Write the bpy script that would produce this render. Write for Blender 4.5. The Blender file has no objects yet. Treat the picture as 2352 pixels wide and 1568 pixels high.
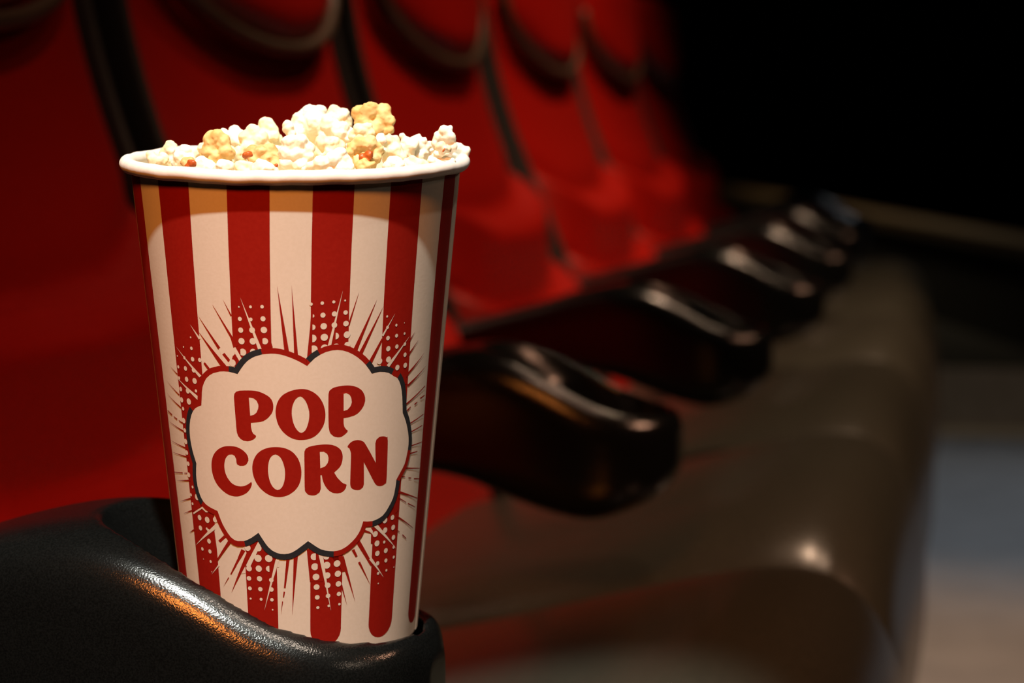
import bpy, bmesh, math, random, json
from mathutils import Vector, Matrix, noise
from mathutils.geometry import tessellate_polygon

random.seed(7)
C = bpy.context.scene.collection
PI = math.pi
R = math.radians

# ------------------------------------------------------------------ camera
YAW, PITCH = 11.7, math.degrees(math.atan(524 / 5553))
CAM_Z = 0.78
cd = bpy.data.cameras.new('camera')
cam = bpy.data.objects.new('camera', cd)
C.objects.link(cam)
cam.location = (0, 0, CAM_Z)
cam.rotation_euler = (R(90 - PITCH), 0, R(YAW))
cd.lens = 85.0
cd.sensor_width = 36.0
cd.clip_start = 0.01
cd.dof.use_dof = True
cd.dof.focus_distance = 0.79
cd.dof.aperture_fstop = 10.5
bpy.context.scene.camera = cam

# ------------------------------------------------------------------ world, exposure
w = bpy.data.worlds.new('world')
bpy.context.scene.world = w
w.use_nodes = True
w.node_tree.nodes['Background'].inputs[0].default_value = (1.0, 0.62, 0.42, 1)
w.node_tree.nodes['Background'].inputs[1].default_value = 0.0
vs = bpy.context.scene.view_settings
vs.view_transform = 'Standard'
vs.look = 'None'
vs.gamma = 1.0
vs.exposure = 0.0
vs.use_curve_mapping = False
try:
    bpy.context.scene.cycles.use_denoising = True
    bpy.context.scene.cycles.max_bounces = 6
except Exception:
    pass

# ------------------------------------------------------------------ lights: ceiling downlights of the hall, plus added fill spots
def spot(name, loc, target, energy, color, size=0.05, angle=30, blend=0.5):
    l = bpy.data.lights.new(name, 'SPOT')
    l.energy = energy; l.color = color; l.shadow_soft_size = size
    l.spot_size = R(angle); l.spot_blend = blend
    o = bpy.data.objects.new(name, l)
    C.objects.link(o)
    o.location = loc
    o.rotation_euler = (Vector(target) - Vector(loc)).to_track_quat('-Z', 'Y').to_euler()
    return o

WARM = (1.0, 0.66, 0.43)
CUP = Vector((-0.2403, 0.7979, 0.6017))
spot('key_light', (-0.06, -0.225, 2.66), (-0.237, 0.80, 0.70), 318, (0.97, 0.98, 0.88), 0.03, 9.2, 0.3)
spot('warm_cup_fill', (-0.275, -0.66, 1.82), (-0.24, 0.80, 0.69), 113, (1.0, 0.27, 0.045), 0.18, 15, 0.5)  # added orange fill that lifts the cup's shaded band, not a hall lamp
spot('armrest_highlight_fill', (0.55, 0.42, 2.8), (-0.24, 0.80, 0.62), 34, (1.0, 0.82, 0.66), 0.03, 14, 0.5)  # added spot that lays a highlight on the near armrest
spot('cup_side_fill', (1.3, 0.3, 1.7), (-0.24, 0.80, 0.68), 4, (1.0, 0.75, 0.55), 0.05, 9, 0.4)  # added weak fill for the dark right edge of the cup
spot('row_light', (0.55, 2.1, 2.75), (-0.22, 2.3, 0.6), 26, WARM, 0.02, 62, 0.6)
spot('row_light', (0.02, 2.2, 2.75), (-0.22, 2.5, 0.5), 110, WARM, 0.03, 62, 0.6)
spot('row_light', (0.05, 3.3, 2.75), (-0.2, 3.2, 0.55), 80, WARM, 0.03, 50, 0.7)
spot('seat_light', (0.30, 0.95, 2.75), (-0.42, 1.22, 0.30), 30, (1.0, 0.6, 0.4), 0.06, 34, 1.0)
for r_, p_ in ((1.36, 200), (2.45, 160), (3.30, 90)):
    spot('backrest_fill', (2.4, r_ + 0.1, 2.75), (-0.45, r_, -0.30), p_, (1.0, 0.50, 0.30), 0.10, 30, 1.0)  # added fill spots, aimed low to brighten the lower backrests
spot('aisle_light', (1.1, 3.9, 2.75), (0.12, 4.75, 0.0), 115, (0.86, 0.90, 0.94), 0.25, 42, 0.8)
spot('rail_fill', (-1.2, 9.0, 2.9), (-0.7, 8.8, 0.4), 70, (1.0, 0.8, 0.5), 0.15, 110, 0.8)  # added spot so the rail on the half wall shows up

# ------------------------------------------------------------------ helpers
def link(name, me, mat=None, parent=None, kind=None):
    o = bpy.data.objects.new(name, me)
    C.objects.link(o)
    if mat is not None and len(me.materials) == 0:
        me.materials.append(mat)
    if parent is not None:
        o.parent = parent
    if kind:
        o['kind'] = kind
    return o

def tag(o, label, cat, group=None):
    o['label'] = label; o['category'] = cat
    if group:
        o['group'] = group
    return o

def thing(name, label, cat, loc=(0, 0, 0), group=None):
    o = bpy.data.objects.new(name, None)
    C.objects.link(o)
    o.location = loc
    o.empty_display_size = 0.05
    return tag(o, label, cat, group)

def smooth(me):
    me.polygons.foreach_set('use_smooth', [True] * len(me.polygons))
    me.update()

def bm_mesh(bm, name, sm=True):
    me = bpy.data.meshes.new(name)
    bm.normal_update()
    bm.to_mesh(me); bm.free()
    if sm:
        smooth(me)
    return me

def loft(name, rings, closed_ends=True, sm=True):
    """rings: list of equally long lists of points, each a closed loop."""
    n = len(rings[0]); V = []; Fc = []
    for r in rings:
        V += [tuple(p) for p in r]
    for i in range(len(rings) - 1):
        for j in range(n):
            a = i * n + j; b = i * n + (j + 1) % n
            Fc.append((a, b, b + n, a + n))
    if closed_ends:
        Fc.append(tuple(reversed(range(n))))
        Fc.append(tuple(range((len(rings) - 1) * n, len(rings) * n)))
    me = bpy.data.meshes.new(name)
    me.from_pydata(V, [], Fc)
    bm = bmesh.new(); bm.from_mesh(me)
    bmesh.ops.recalc_face_normals(bm, faces=bm.faces)
    bm.to_mesh(me); bm.free()
    if sm:
        smooth(me)
    return me

def sup(a, n):
    c, s = math.cos(a), math.sin(a)
    return (math.copysign(abs(c) ** (2 / n), c), math.copysign(abs(s) ** (2 / n), s))

def interp(tab, x):
    """smooth (Catmull-Rom) table lookup: rows (x, v1, v2 ...)"""
    if x <= tab[0][0]: return list(tab[0][1:])
    if x >= tab[-1][0]: return list(tab[-1][1:])
    for i in range(len(tab) - 1):
        if tab[i][0] <= x <= tab[i + 1][0]:
            break
    x0, x1 = tab[i][0], tab[i + 1][0]; t = (x - x0) / (x1 - x0); out = []
    for k in range(1, len(tab[0])):
        y0, y1 = tab[i][k], tab[i + 1][k]
        m0 = (y1 - tab[i - 1][k]) / (x1 - tab[i - 1][0]) if i > 0 else (y1 - y0) / (x1 - x0)
        m1 = (tab[i + 2][k] - y0) / (tab[i + 2][0] - x0) if i + 2 < len(tab) else (y1 - y0) / (x1 - x0)
        m0 *= (x1 - x0); m1 *= (x1 - x0)
        out.append((2*t**3 - 3*t*t + 1)*y0 + (t**3 - 2*t*t + t)*m0 + (-2*t**3 + 3*t*t)*y1 + (t**3 - t*t)*m1)
    return out

def tube(name, pts, rad, seg=10, closed=False):
    rings = []
    n = len(pts)
    for i, p in enumerate(pts):
        p = Vector(p)
        a = Vector(pts[(i - 1) % n] if (closed or i > 0) else pts[i])
        b = Vector(pts[(i + 1) % n] if (closed or i < n - 1) else pts[i])
        t = (b - a).normalized()
        u = t.cross(Vector((0, 0.31, 0.95))).normalized(); v = t.cross(u)
        rings.append([p + (u * math.cos(2*PI*k/seg) + v * math.sin(2*PI*k/seg)) * rad for k in range(seg)])
    return loft(name, rings)

def box_bm(bm, lo, hi, bev=0.0):
    r = bmesh.ops.create_cube(bm, size=1)
    vs_ = r['verts']
    for v in vs_:
        v.co = Vector([(lo[i] + hi[i]) / 2 + v.co[i] * (hi[i] - lo[i]) for i in range(3)])
    if bev:
        es = list({e for v in vs_ for e in v.link_edges})
        bmesh.ops.bevel(bm, geom=es, offset=bev, segments=3, affect='EDGES', profile=0.5)

def evaluated(o, name):
    bpy.context.view_layer.update()
    dg = bpy.context.evaluated_depsgraph_get()
    me = bpy.data.meshes.new_from_object(o.evaluated_get(dg))
    me.name = name
    return me

# ------------------------------------------------------------------ materials
def mat(name, color, rough=0.5, spec=0.5, metal=0.0, **kw):
    m = bpy.data.materials.new(name); m.use_nodes = True
    nt = m.node_tree; b = nt.nodes['Principled BSDF']
    b.inputs['Base Color'].default_value = (*color, 1)
    b.inputs['Roughness'].default_value = rough
    b.inputs['Metallic'].default_value = metal
    b.inputs['Specular IOR Level'].default_value = spec
    for k, v in kw.items():
        b.inputs[k.replace('_', ' ')].default_value = v
    return m, nt, b

def add_noise(nt, scale, detail=3.0, coord='Object'):
    tc = nt.nodes.new('ShaderNodeTexCoord')
    n = nt.nodes.new('ShaderNodeTexNoise')
    n.inputs['Scale'].default_value = scale
    n.inputs['Detail'].default_value = detail
    nt.links.new(tc.outputs[coord], n.inputs['Vector'])
    return n

def color_var(nt, b, n, c1, c2, lo=0.35, hi=0.65):
    r = nt.nodes.new('ShaderNodeValToRGB')
    r.color_ramp.elements[0].position = lo; r.color_ramp.elements[0].color = (*c1, 1)
    r.color_ramp.elements[1].position = hi; r.color_ramp.elements[1].color = (*c2, 1)
    nt.links.new(n.outputs['Fac'], r.inputs['Fac'])
    nt.links.new(r.outputs['Color'], b.inputs['Base Color'])
    return r

def bump(nt, b, n, strength, dist=0.001):
    bp = nt.nodes.new('ShaderNodeBump')
    bp.inputs['Strength'].default_value = strength
    bp.inputs['Distance'].default_value = dist
    nt.links.new(n.outputs['Fac'], bp.inputs['Height'])
    nt.links.new(bp.outputs['Normal'], b.inputs['Normal'])

def simple(name, c1, c2, rough, scale, bs, bd=0.001, spec=0.5, detail=3, **kw):
    m, nt, b = mat(name, c1, rough, spec, **kw)
    n = add_noise(nt, scale, detail)
    color_var(nt, b, n, c1, c2)
    if bs:
        bump(nt, b, n, bs, bd)
    return m

M_PAPER = simple('paper', (0.72, 0.695, 0.61), (0.745, 0.72, 0.64), 0.6, 900, 0.05, 0.0003, spec=0.3)
M_RIM = simple('rim_paper', (0.80, 0.78, 0.73), (0.86, 0.84, 0.79), 0.5, 300, 0.15, 0.0006)
M_RED = simple('red_ink', (0.275, 0.008, 0.003), (0.295, 0.010, 0.004), 0.6, 800, 0.05, 0.0003, spec=0.2)
M_NAVY = simple('navy_ink', (0.018, 0.022, 0.028), (0.022, 0.027, 0.034), 0.5, 800, 0.05, 0.0003)
M_BLACK = simple('black_plastic', (0.003, 0.0035, 0.0035), (0.006, 0.007, 0.007), 0.18, 1500, 0.17, 0.0005, detail=2)
M_SHELL = simple('back_shell_plastic', (0.016, 0.012, 0.010), (0.024, 0.018, 0.014), 0.5, 200, 0.1)
M_LEATHER = simple('red_leather', (0.32, 0.004, 0.0008), (0.37, 0.005, 0.0010), 0.36, 350, 0.12, 0.0008)
M_SEAT = simple('taupe_leather', (0.032, 0.032, 0.024), (0.040, 0.039, 0.029), 0.27, 300, 0.10, 0.0008)
M_PIPING = simple('brown_piping', (0.06, 0.035, 0.02), (0.08, 0.045, 0.025), 0.45, 300, 0.1)
M_METAL = simple('black_metal', (0.02, 0.02, 0.02), (0.03, 0.03, 0.03), 0.4, 100, 0.05)
M_FLOOR = simple('grey_floor', (0.30, 0.31, 0.33), (0.36, 0.37, 0.39), 0.35, 9, 0.05, 0.002)
M_DARKCARPET = simple('dark_carpet', (0.010, 0.009, 0.009), (0.016, 0.014, 0.013), 0.95, 150, 0.4, 0.003)
M_RISER = simple('brown_riser', (0.42, 0.28, 0.16), (0.48, 0.32, 0.19), 0.6, 20, 0.1)
M_NOSING = simple('tan_nosing', (0.80, 0.56, 0.32), (0.85, 0.60, 0.36), 0.4, 40, 0.1)
M_WALL = simple('black_wall', (0.008, 0.008, 0.009), (0.012, 0.012, 0.013), 0.9, 6, 0.1)
M_HALFWALL = simple('half_wall_panel', (0.020, 0.016, 0.012), (0.028, 0.021, 0.015), 0.8, 8, 0.1)
M_RAIL = simple('wood_rail', (0.16, 0.10, 0.05), (0.20, 0.13, 0.07), 0.5, 30, 0.1)

# ------------------------------------------------------------------ setting: floor, step, walls, ceiling
def slab(name, lo, hi, m, bev=0.0):
    bm = bmesh.new(); box_bm(bm, lo, hi, bev)
    o = link(name, bm_mesh(bm, name, False), m)
    o['kind'] = 'structure'
    return o

def slab_oriented(name, p0, p1, z0, z1, th, m, bev=0.0, parent=None):
    d = Vector((p1[0] - p0[0], p1[1] - p0[1], 0)); L = d.length
    bm = bmesh.new(); box_bm(bm, (0, -th / 2, 0), (L, th / 2, z1 - z0), bev)
    o = link(name, bm_mesh(bm, name, False), m, parent)
    o.location = (p0[0], p0[1], z0); o.rotation_euler = (0, 0, math.atan2(d.y, d.x))
    if parent is None:
        o['kind'] = 'structure'
    return o

slab('floor', (-4.2, -3.2, -0.10), (5.2, 14.2, 0.0), M_FLOOR)
slab('ceiling', (-4.2, -3.2, 3.0), (5.2, 14.2, 3.1), M_WALL)
slab('wall_back', (-4.3, -3.2, 0.0), (-4.2, 14.2, 3.0), M_WALL)
slab('wall_front', (5.2, -3.2, 0.0), (5.3, 14.2, 3.0), M_WALL)
slab('wall_far', (-4.2, 14.2, 0.0), (5.2, 14.3, 3.0), M_WALL)
slab('wall_near', (-4.2, -3.3, 0.0), (5.2, -3.2, 3.0), M_WALL)

def cw(X, Y, Z=0.0):
    """plan position given to the right of / ahead of the camera stand point"""
    a = R(YAW)
    return Vector((X * math.cos(a) - Y * math.sin(a), X * math.sin(a) + Y * math.cos(a), Z))

# raised platform with a brown riser and a tan nosing
pa, pb = cw(0.2, 5.95), cw(4.0, 5.35)
dd = (pb - pa).normalized(); nn = Vector((-dd.y, dd.x, 0))
slab_oriented('trim_1', pa, pb, 0.0, 0.165, 0.04, M_RISER)
slab_oriented('trim_2', pa - nn * 0.022, pb - nn * 0.022, 0.0, 0.022, 0.012, M_NOSING, 0.003)
bm = bmesh.new()
q = [pa, pb, pb + nn * 7.0, pa + nn * 7.0]
vb = [bm.verts.new((p.x, p.y, 0.0)) for p in q]; vt = [bm.verts.new((p.x, p.y, 0.162)) for p in q]
bm.faces.new(vt); bm.faces.new(vb[::-1])
for i in range(4):
    bm.faces.new((vb[i], vb[(i + 1) % 4], vt[(i + 1) % 4], vt[i]))
o = link('platform', bm_mesh(bm, 'platform', False), M_DARKCARPET); o['kind'] = 'structure'

# low half wall with a wooden rail on top, running away to the left
ha, hb = cw(0.96, 11.7), cw(1.45, 5.65)
slab_oriented('wall_side', ha, hb, 0.16, 0.40, 0.10, M_HALFWALL)
slab_oriented('trim_3', ha, hb, 0.40, 0.445, 0.13, M_RAIL, 0.008)

# ------------------------------------------------------------------ cinema seats
PITCH_R = 0.56
ARM_R = [0.7979] + [1.42 + PITCH_R * i for i in range(6)]     # armrest lines along the row
ARM_F = -0.2403                                                # holder centre, measured forward

# --- armrest with cup holder (one continuous moulding)
ARM = [(-0.330, 0.026, 0.585, 0.530), (-0.230, 0.031, 0.602, 0.547), (-0.150, 0.038, 0.622, 0.562),
       (-0.105, 0.044, 0.636, 0.566), (-0.075, 0.050, 0.6415, 0.562), (-0.050, 0.0535, 0.640, 0.553),
       (-0.025, 0.0555, 0.6315, 0.545), (0.000, 0.0555, 0.6185, 0.541), (0.020, 0.051, 0.6100, 0.546),
       (0.035, 0.040, 0.6055, 0.553), (0.044, 0.027, 0.603, 0.561), (0.049, 0.012, 0.595, 0.570)]
def arm_mesh():
    rings = []
    N = 60
    for i in range(N + 1):
        t = i / N
        x = -0.330 + 0.379 * (1 - (1 - t) ** 1.35)
        wd, zt, zb = interp(ARM, x)
        cz, hz = (zt + zb) / 2, (zt - zb) / 2
        ring = []
        for j in range(48):
            cy, sz = sup(2 * PI * j / 48, 4.4)
            ring.append((x, wd * cy, cz + hz * sz))
        rings.append(ring)
    body = link('armrest_body', loft('armrest_body', rings))
    # cutter: flared oval well
    rg = []
    for z, cx, a, b in [(0.5925, 0.0005, 0.038, 0.038), (0.5940, 0.0005, 0.0412, 0.0412), (0.604, 0.0005, 0.0422, 0.0425),
                        (0.616, -0.0020, 0.0450, 0.0440), (0.628, -0.0075, 0.0520, 0.0462), (0.640, -0.0120, 0.0580, 0.0485),
                        (0.665, -0.014, 0.064, 0.051)]:
        rg.append([(cx + a * math.cos(2*PI*k/72), -0.0005 + b * math.sin(2*PI*k/72), z) for k in range(72)])
    cut = link('cutter', loft('cutter', rg))
    md = body.modifiers.new('b', 'BOOLEAN'); md.object = cut; md.operation = 'DIFFERENCE'; md.solver = 'EXACT'
    rm = body.modifiers.new('r', 'REMESH'); rm.mode = 'VOXEL'; rm.voxel_size = 0.0014
    sm = body.modifiers.new('s', 'SMOOTH'); sm.iterations = 16; sm.factor = 0.5
    me = evaluated(body, 'armrest')
    bpy.data.objects.remove(body); bpy.data.objects.remove(cut)
    smooth(me)
    me.materials.clear(); me.materials.append(M_BLACK)
    return me
ARM_ME = arm_mesh()

# --- backrest: front face profile (forward, height)
BACK = [(0.42, -0.405), (0.47, -0.425), (0.55, -0.452), (0.60, -0.470), (0.68, -0.502), (0.76, -0.535),
        (0.83, -0.556), (0.90, -0.568), (0.955, -0.574)]
HALF = 0.244
def back_f(z):
    return interp(BACK, z)[0]
def crease(u, z):
    """depth of the two smile-shaped seams and the bulge of the panels between them"""
    s = min(1.0, abs(u) / HALF)
    up = 0.050 * s ** 2.2
    z1, z2, z3 = 0.678 + up, 0.590 + up, 0.44
    st = lambda x: max(0.0, min(1.0, x)) ** 2 * (3 - 2 * max(0.0, min(1.0, x)))
    A = 0.030 * (1 - s ** 9)
    if z >= z1:
        return -0.006 * math.exp(-((z - z1) / 0.018) ** 2)
    if z >= z2:
        return st((z1 - z) / 0.014) * (A * (z - z2) / (z1 - z2) + 0.006) - 0.006
    return st((z2 - z) / 0.014) * (A * max(0.0, z - z3) / (z2 - z3) + 0.006) - 0.006
def back_mesh():
    rings = []
    zs = [0.42 + 0.535 * i / 110 for i in range(111)]
    for z in zs:
        edge = 1.0
        e = min(z - 0.42, 0.955 - z)
        if e < 0.035:
            edge = math.sqrt(max(0.0, 1 - (1 - e / 0.035) ** 2)) * 0.9 + 0.1
        hw = HALF * (1 - 0.12 * (1 - edge))
        # shoulders round off towards the top
        if z > 0.86:
            hw *= 1 - 0.10 * ((z - 0.86) / 0.095) ** 2
        th = 0.034 * edge
        f = back_f(z)
        ring = []
        for j in range(80):
            cu, cf = sup(2 * PI * j / 80, 6.5)
            u = hw * cu
            ff = f - 0.034 + th * cf
            if cf > 0:
                ff += cf * (0.012 * (1 - (abs(cu)) ** 2.6) * edge + crease(u, z) * edge)
            ring.append((ff, u, z))
        rings.append(ring)
    return loft('backrest', rings)
BACK_ME = back_mesh()

def shell_mesh():
    rings = []
    for i in range(41):
        z = 0.36 + 0.62 * i / 40
        e = min(z - 0.36, 0.98 - z); edge = 1 if e > 0.03 else math.sqrt(max(0, 1 - (1 - e / 0.03) ** 2)) * 0.85 + 0.15
        hw = 0.272 * (1 - 0.1 * (1 - edge))
        if z > 0.86:
            hw *= 1 - 0.10 * ((z - 0.86) / 0.12) ** 2
        f = interp(BACK, min(z, 0.955))[0] - 0.072 - (0.0 if z > 0.42 else (0.42 - z) * -0.3)
        ring = []
        for j in range(48):
            cu, cf = sup(2 * PI * j / 48, 5)
            ring.append((f + 0.024 * edge * cf, hw * cu, z))
        rings.append(ring)
    return loft('back_shell', rings)
SHELL_ME = shell_mesh()

def side_mesh():
    rings = []
    for i in range(61):
        z = 0.43 + 0.53 * i / 60
        e = min(z - 0.43, 0.96 - z); edge = 1 if e > 0.03 else math.sqrt(max(0, 1 - (1 - e / 0.03) ** 2)) * 0.8 + 0.2
        f = back_f(min(z, 0.955)) + 0.002
        hw = 0.2485
        if z > 0.86:
            hw *= 1 - 0.10 * ((z - 0.86) / 0.10) ** 2
        ring = []
        for j in range(20):
            cu, cf = sup(2 * PI * j / 20, 3)
            ring.append((f - 0.040 + 0.040 * edge * cf, hw + 0.0075 * cu, z))
        rings.append(ring)
    return loft('side_panel', rings)
SIDE_ME = side_mesh()

HR_Z0, HR_Z1 = 0.832, 0.968
def hr_half(z):
    t = (z - HR_Z0) / (HR_Z1 - HR_Z0)
    a = 0.205 * math.sqrt(max(0.0, 1 - (1 - min(1, t / 0.62)) ** 2.3))
    if t > 0.7:
        a *= math.sqrt(max(0.0, 1 - ((t - 0.7) / 0.34) ** 4))
    return a
def headrest_mesh():
    rings = []
    for i in range(49):
        t = i / 48
        t = t * t * (3 - 2 * t) * 0.5 + t * 0.5
        z = HR_Z0 + (HR_Z1 - HR_Z0) * t
        a = max(0.004, hr_half(z))
        e = min(t / 0.22, (1 - t) / 0.18, 1)
        th = 0.004 + 0.020 * math.sqrt(max(0, 1 - (1 - e) ** 2))
        f = back_f(min(z, 0.955))
        ring = []
        for j in range(56):
            cu, cf = sup(2 * PI * j / 56, 2.8)
            ring.append((f + 0.006 + th * cf + (0.010 * (1 - cu * cu) if cf > 0 else 0), a * cu, z))
        rings.append(ring)
    return loft('headrest', rings)
HR_ME = headrest_mesh()
def piping_mesh():
    pts = []
    zs = [HR_Z0 + (0.92 - HR_Z0) * (i / 30) ** 2 for i in range(31)]
    L_ = [(back_f(z) + 0.021 * (1 - (abs(hr_half(z)) / HALF) ** 2.6) + 0.006, -hr_half(z) - 0.006, z - 0.004) for z in zs[::-1]]
    R_ = [(p[0], -p[1], p[2]) for p in L_[::-1]]
    return tube('piping', L_[:-1] + [(L_[-1][0], 0, L_[-1][2])] + R_[1:], 0.0055, 10)
PIPE_ME = piping_mesh()

# --- seat cushion
CUSH = [(-0.460, 0.442, 0.350), (-0.420, 0.455, 0.335), (-0.350, 0.470, 0.330), (-0.280, 0.486, 0.325), (-0.220, 0.502, 0.320),
        (-0.165, 0.516, 0.312), (-0.125, 0.523, 0.305), (-0.095, 0.520, 0.305), (-0.073, 0.503, 0.312), (-0.059, 0.474, 0.330),
        (-0.052, 0.436, 0.365)]
def cushion_mesh():
    rings = []
    N = 70
    for i in range(N + 1):
        t = i / N
        x = -0.460 + 0.408 * (1 - (1 - t) ** 1.6)
        zt, zb = interp(CUSH, x); zt += 0.006
        hw = 0.268 - (0.02 * ((x + 0.105) / 0.053) ** 2 if x > -0.105 else 0)
        cz, hz = (zt + zb) / 2, (zt - zb) / 2
        ring = []
        for j in range(72):
            cu, cz_ = sup(2 * PI * j / 72, 4.2)
            z = cz + hz * cz_
            if cz_ > 0:
                z += 0.014 * (1 - cu * cu) * cz_
            ring.append((x, hw * cu, z))
        rings.append(ring)
    return loft('seat_cushion', rings)
CUSH_ME = cushion_mesh()
def pan_mesh():
    bm = bmesh.new(); box_bm(bm, (-0.46, -0.24, 0.27), (-0.12, 0.24, 0.325), 0.015)
    return bm_mesh(bm, 'seat_pan')
PAN_ME = pan_mesh()
def ped_mesh():
    bm = bmesh.new(); box_bm(bm, (-0.40, -0.035, 0.0), (-0.24, 0.035, 0.28), 0.012)
    box_bm(bm, (-0.44, -0.12, 0.0), (-0.21, 0.12, 0.018), 0.006)
    return bm_mesh(bm, 'pedestal')
PED_ME = ped_mesh()
def bracket_mesh():
    # side bracket carrying the armrest, tucked in the gap between two backs
    rings = []
    for z, f0, f1 in [(0.30, -0.52, -0.44), (0.42, -0.545, -0.46), (0.50, -0.565, -0.49), (0.56, -0.585, -0.515), (0.59, -0.59, -0.53)]:
        rings.append([(f0, -0.011, z), (f1, -0.011, z), (f1 + 0.004, 0, z), (f1, 0.011, z), (f0, 0.011, z)])
    return loft('armrest_bracket', rings, sm=False)
BR_ME = bracket_mesh()

SEAT_LABELS = [
    'red leather cinema seat at the left edge, its armrest holding the popcorn cup',
    'red leather cinema seat directly behind the popcorn cup, second along the row',
    'red cinema seat just right of the cup, third along the row from the cup',
    'red cinema seat fourth along the row, between two dark gaps right of the cup',
    'red cinema seat fifth along the row, second to last before the dark hall',
    'farthest dim red cinema seat at the end of the row',
]
CURVE = [0.0, 0.0, 0.0, 0.0, -0.008, -0.026, -0.055]      # the row bends slightly towards its far end
for k in range(6):
    r0, r1 = ARM_R[k], ARM_R[k + 1]
    rc = (1.45 + PITCH_R * (k - 1)) + PITCH_R / 2
    cush_c = 1.42 + PITCH_R * (k - 0.5)
    s = thing('cinema_seat', SEAT_LABELS[k], 'seat', (CURVE[k], rc, 0), 'row of red cinema seats')
    def put(name, me, dy=0.0, m=None, x=0.0):
        o = link(name, me, m, s); o.location = (x, dy, 0); return o
    put('backrest', BACK_ME, 0, M_LEATHER)
    h = put('headrest', HR_ME, 0, M_LEATHER)
    p = link('piping', PIPE_ME, M_PIPING, h); p['label'] = 'brown piping around the rounded headrest'
    put('back_shell', SHELL_ME, 0, M_SHELL)
    put('side_panel', SIDE_ME, 0, M_SHELL)
    sp_ = put('side_panel', SIDE_ME, 0, M_SHELL); sp_.rotation_euler = (0, 0, 0); sp_.location = (0, -0.497, 0)
    cx_ = -0.011 * k
    cu = put('seat_cushion', CUSH_ME, cush_c - rc, M_SEAT, cx_); cu['label'] = 'shiny grey brown seat cushion'
    put('seat_pan', PAN_ME, cush_c - rc, M_METAL)
    put('pedestal', PED_ME, cush_c - rc, M_METAL)
    a = put('armrest', ARM_ME, r0 - rc, M_BLACK, ARM_F)
    a['label'] = 'black plastic armrest with an oval cup holder at its front end'
    put('armrest_bracket', BR_ME, r0 - rc, M_METAL)
    if k == 5:
        a = put('armrest', ARM_ME, r1 - rc, M_BLACK, ARM_F - 0.02)
        a['label'] = 'last black armrest at the end of the row'
        put('armrest_bracket', BR_ME, r1 - rc, M_METAL)

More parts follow.
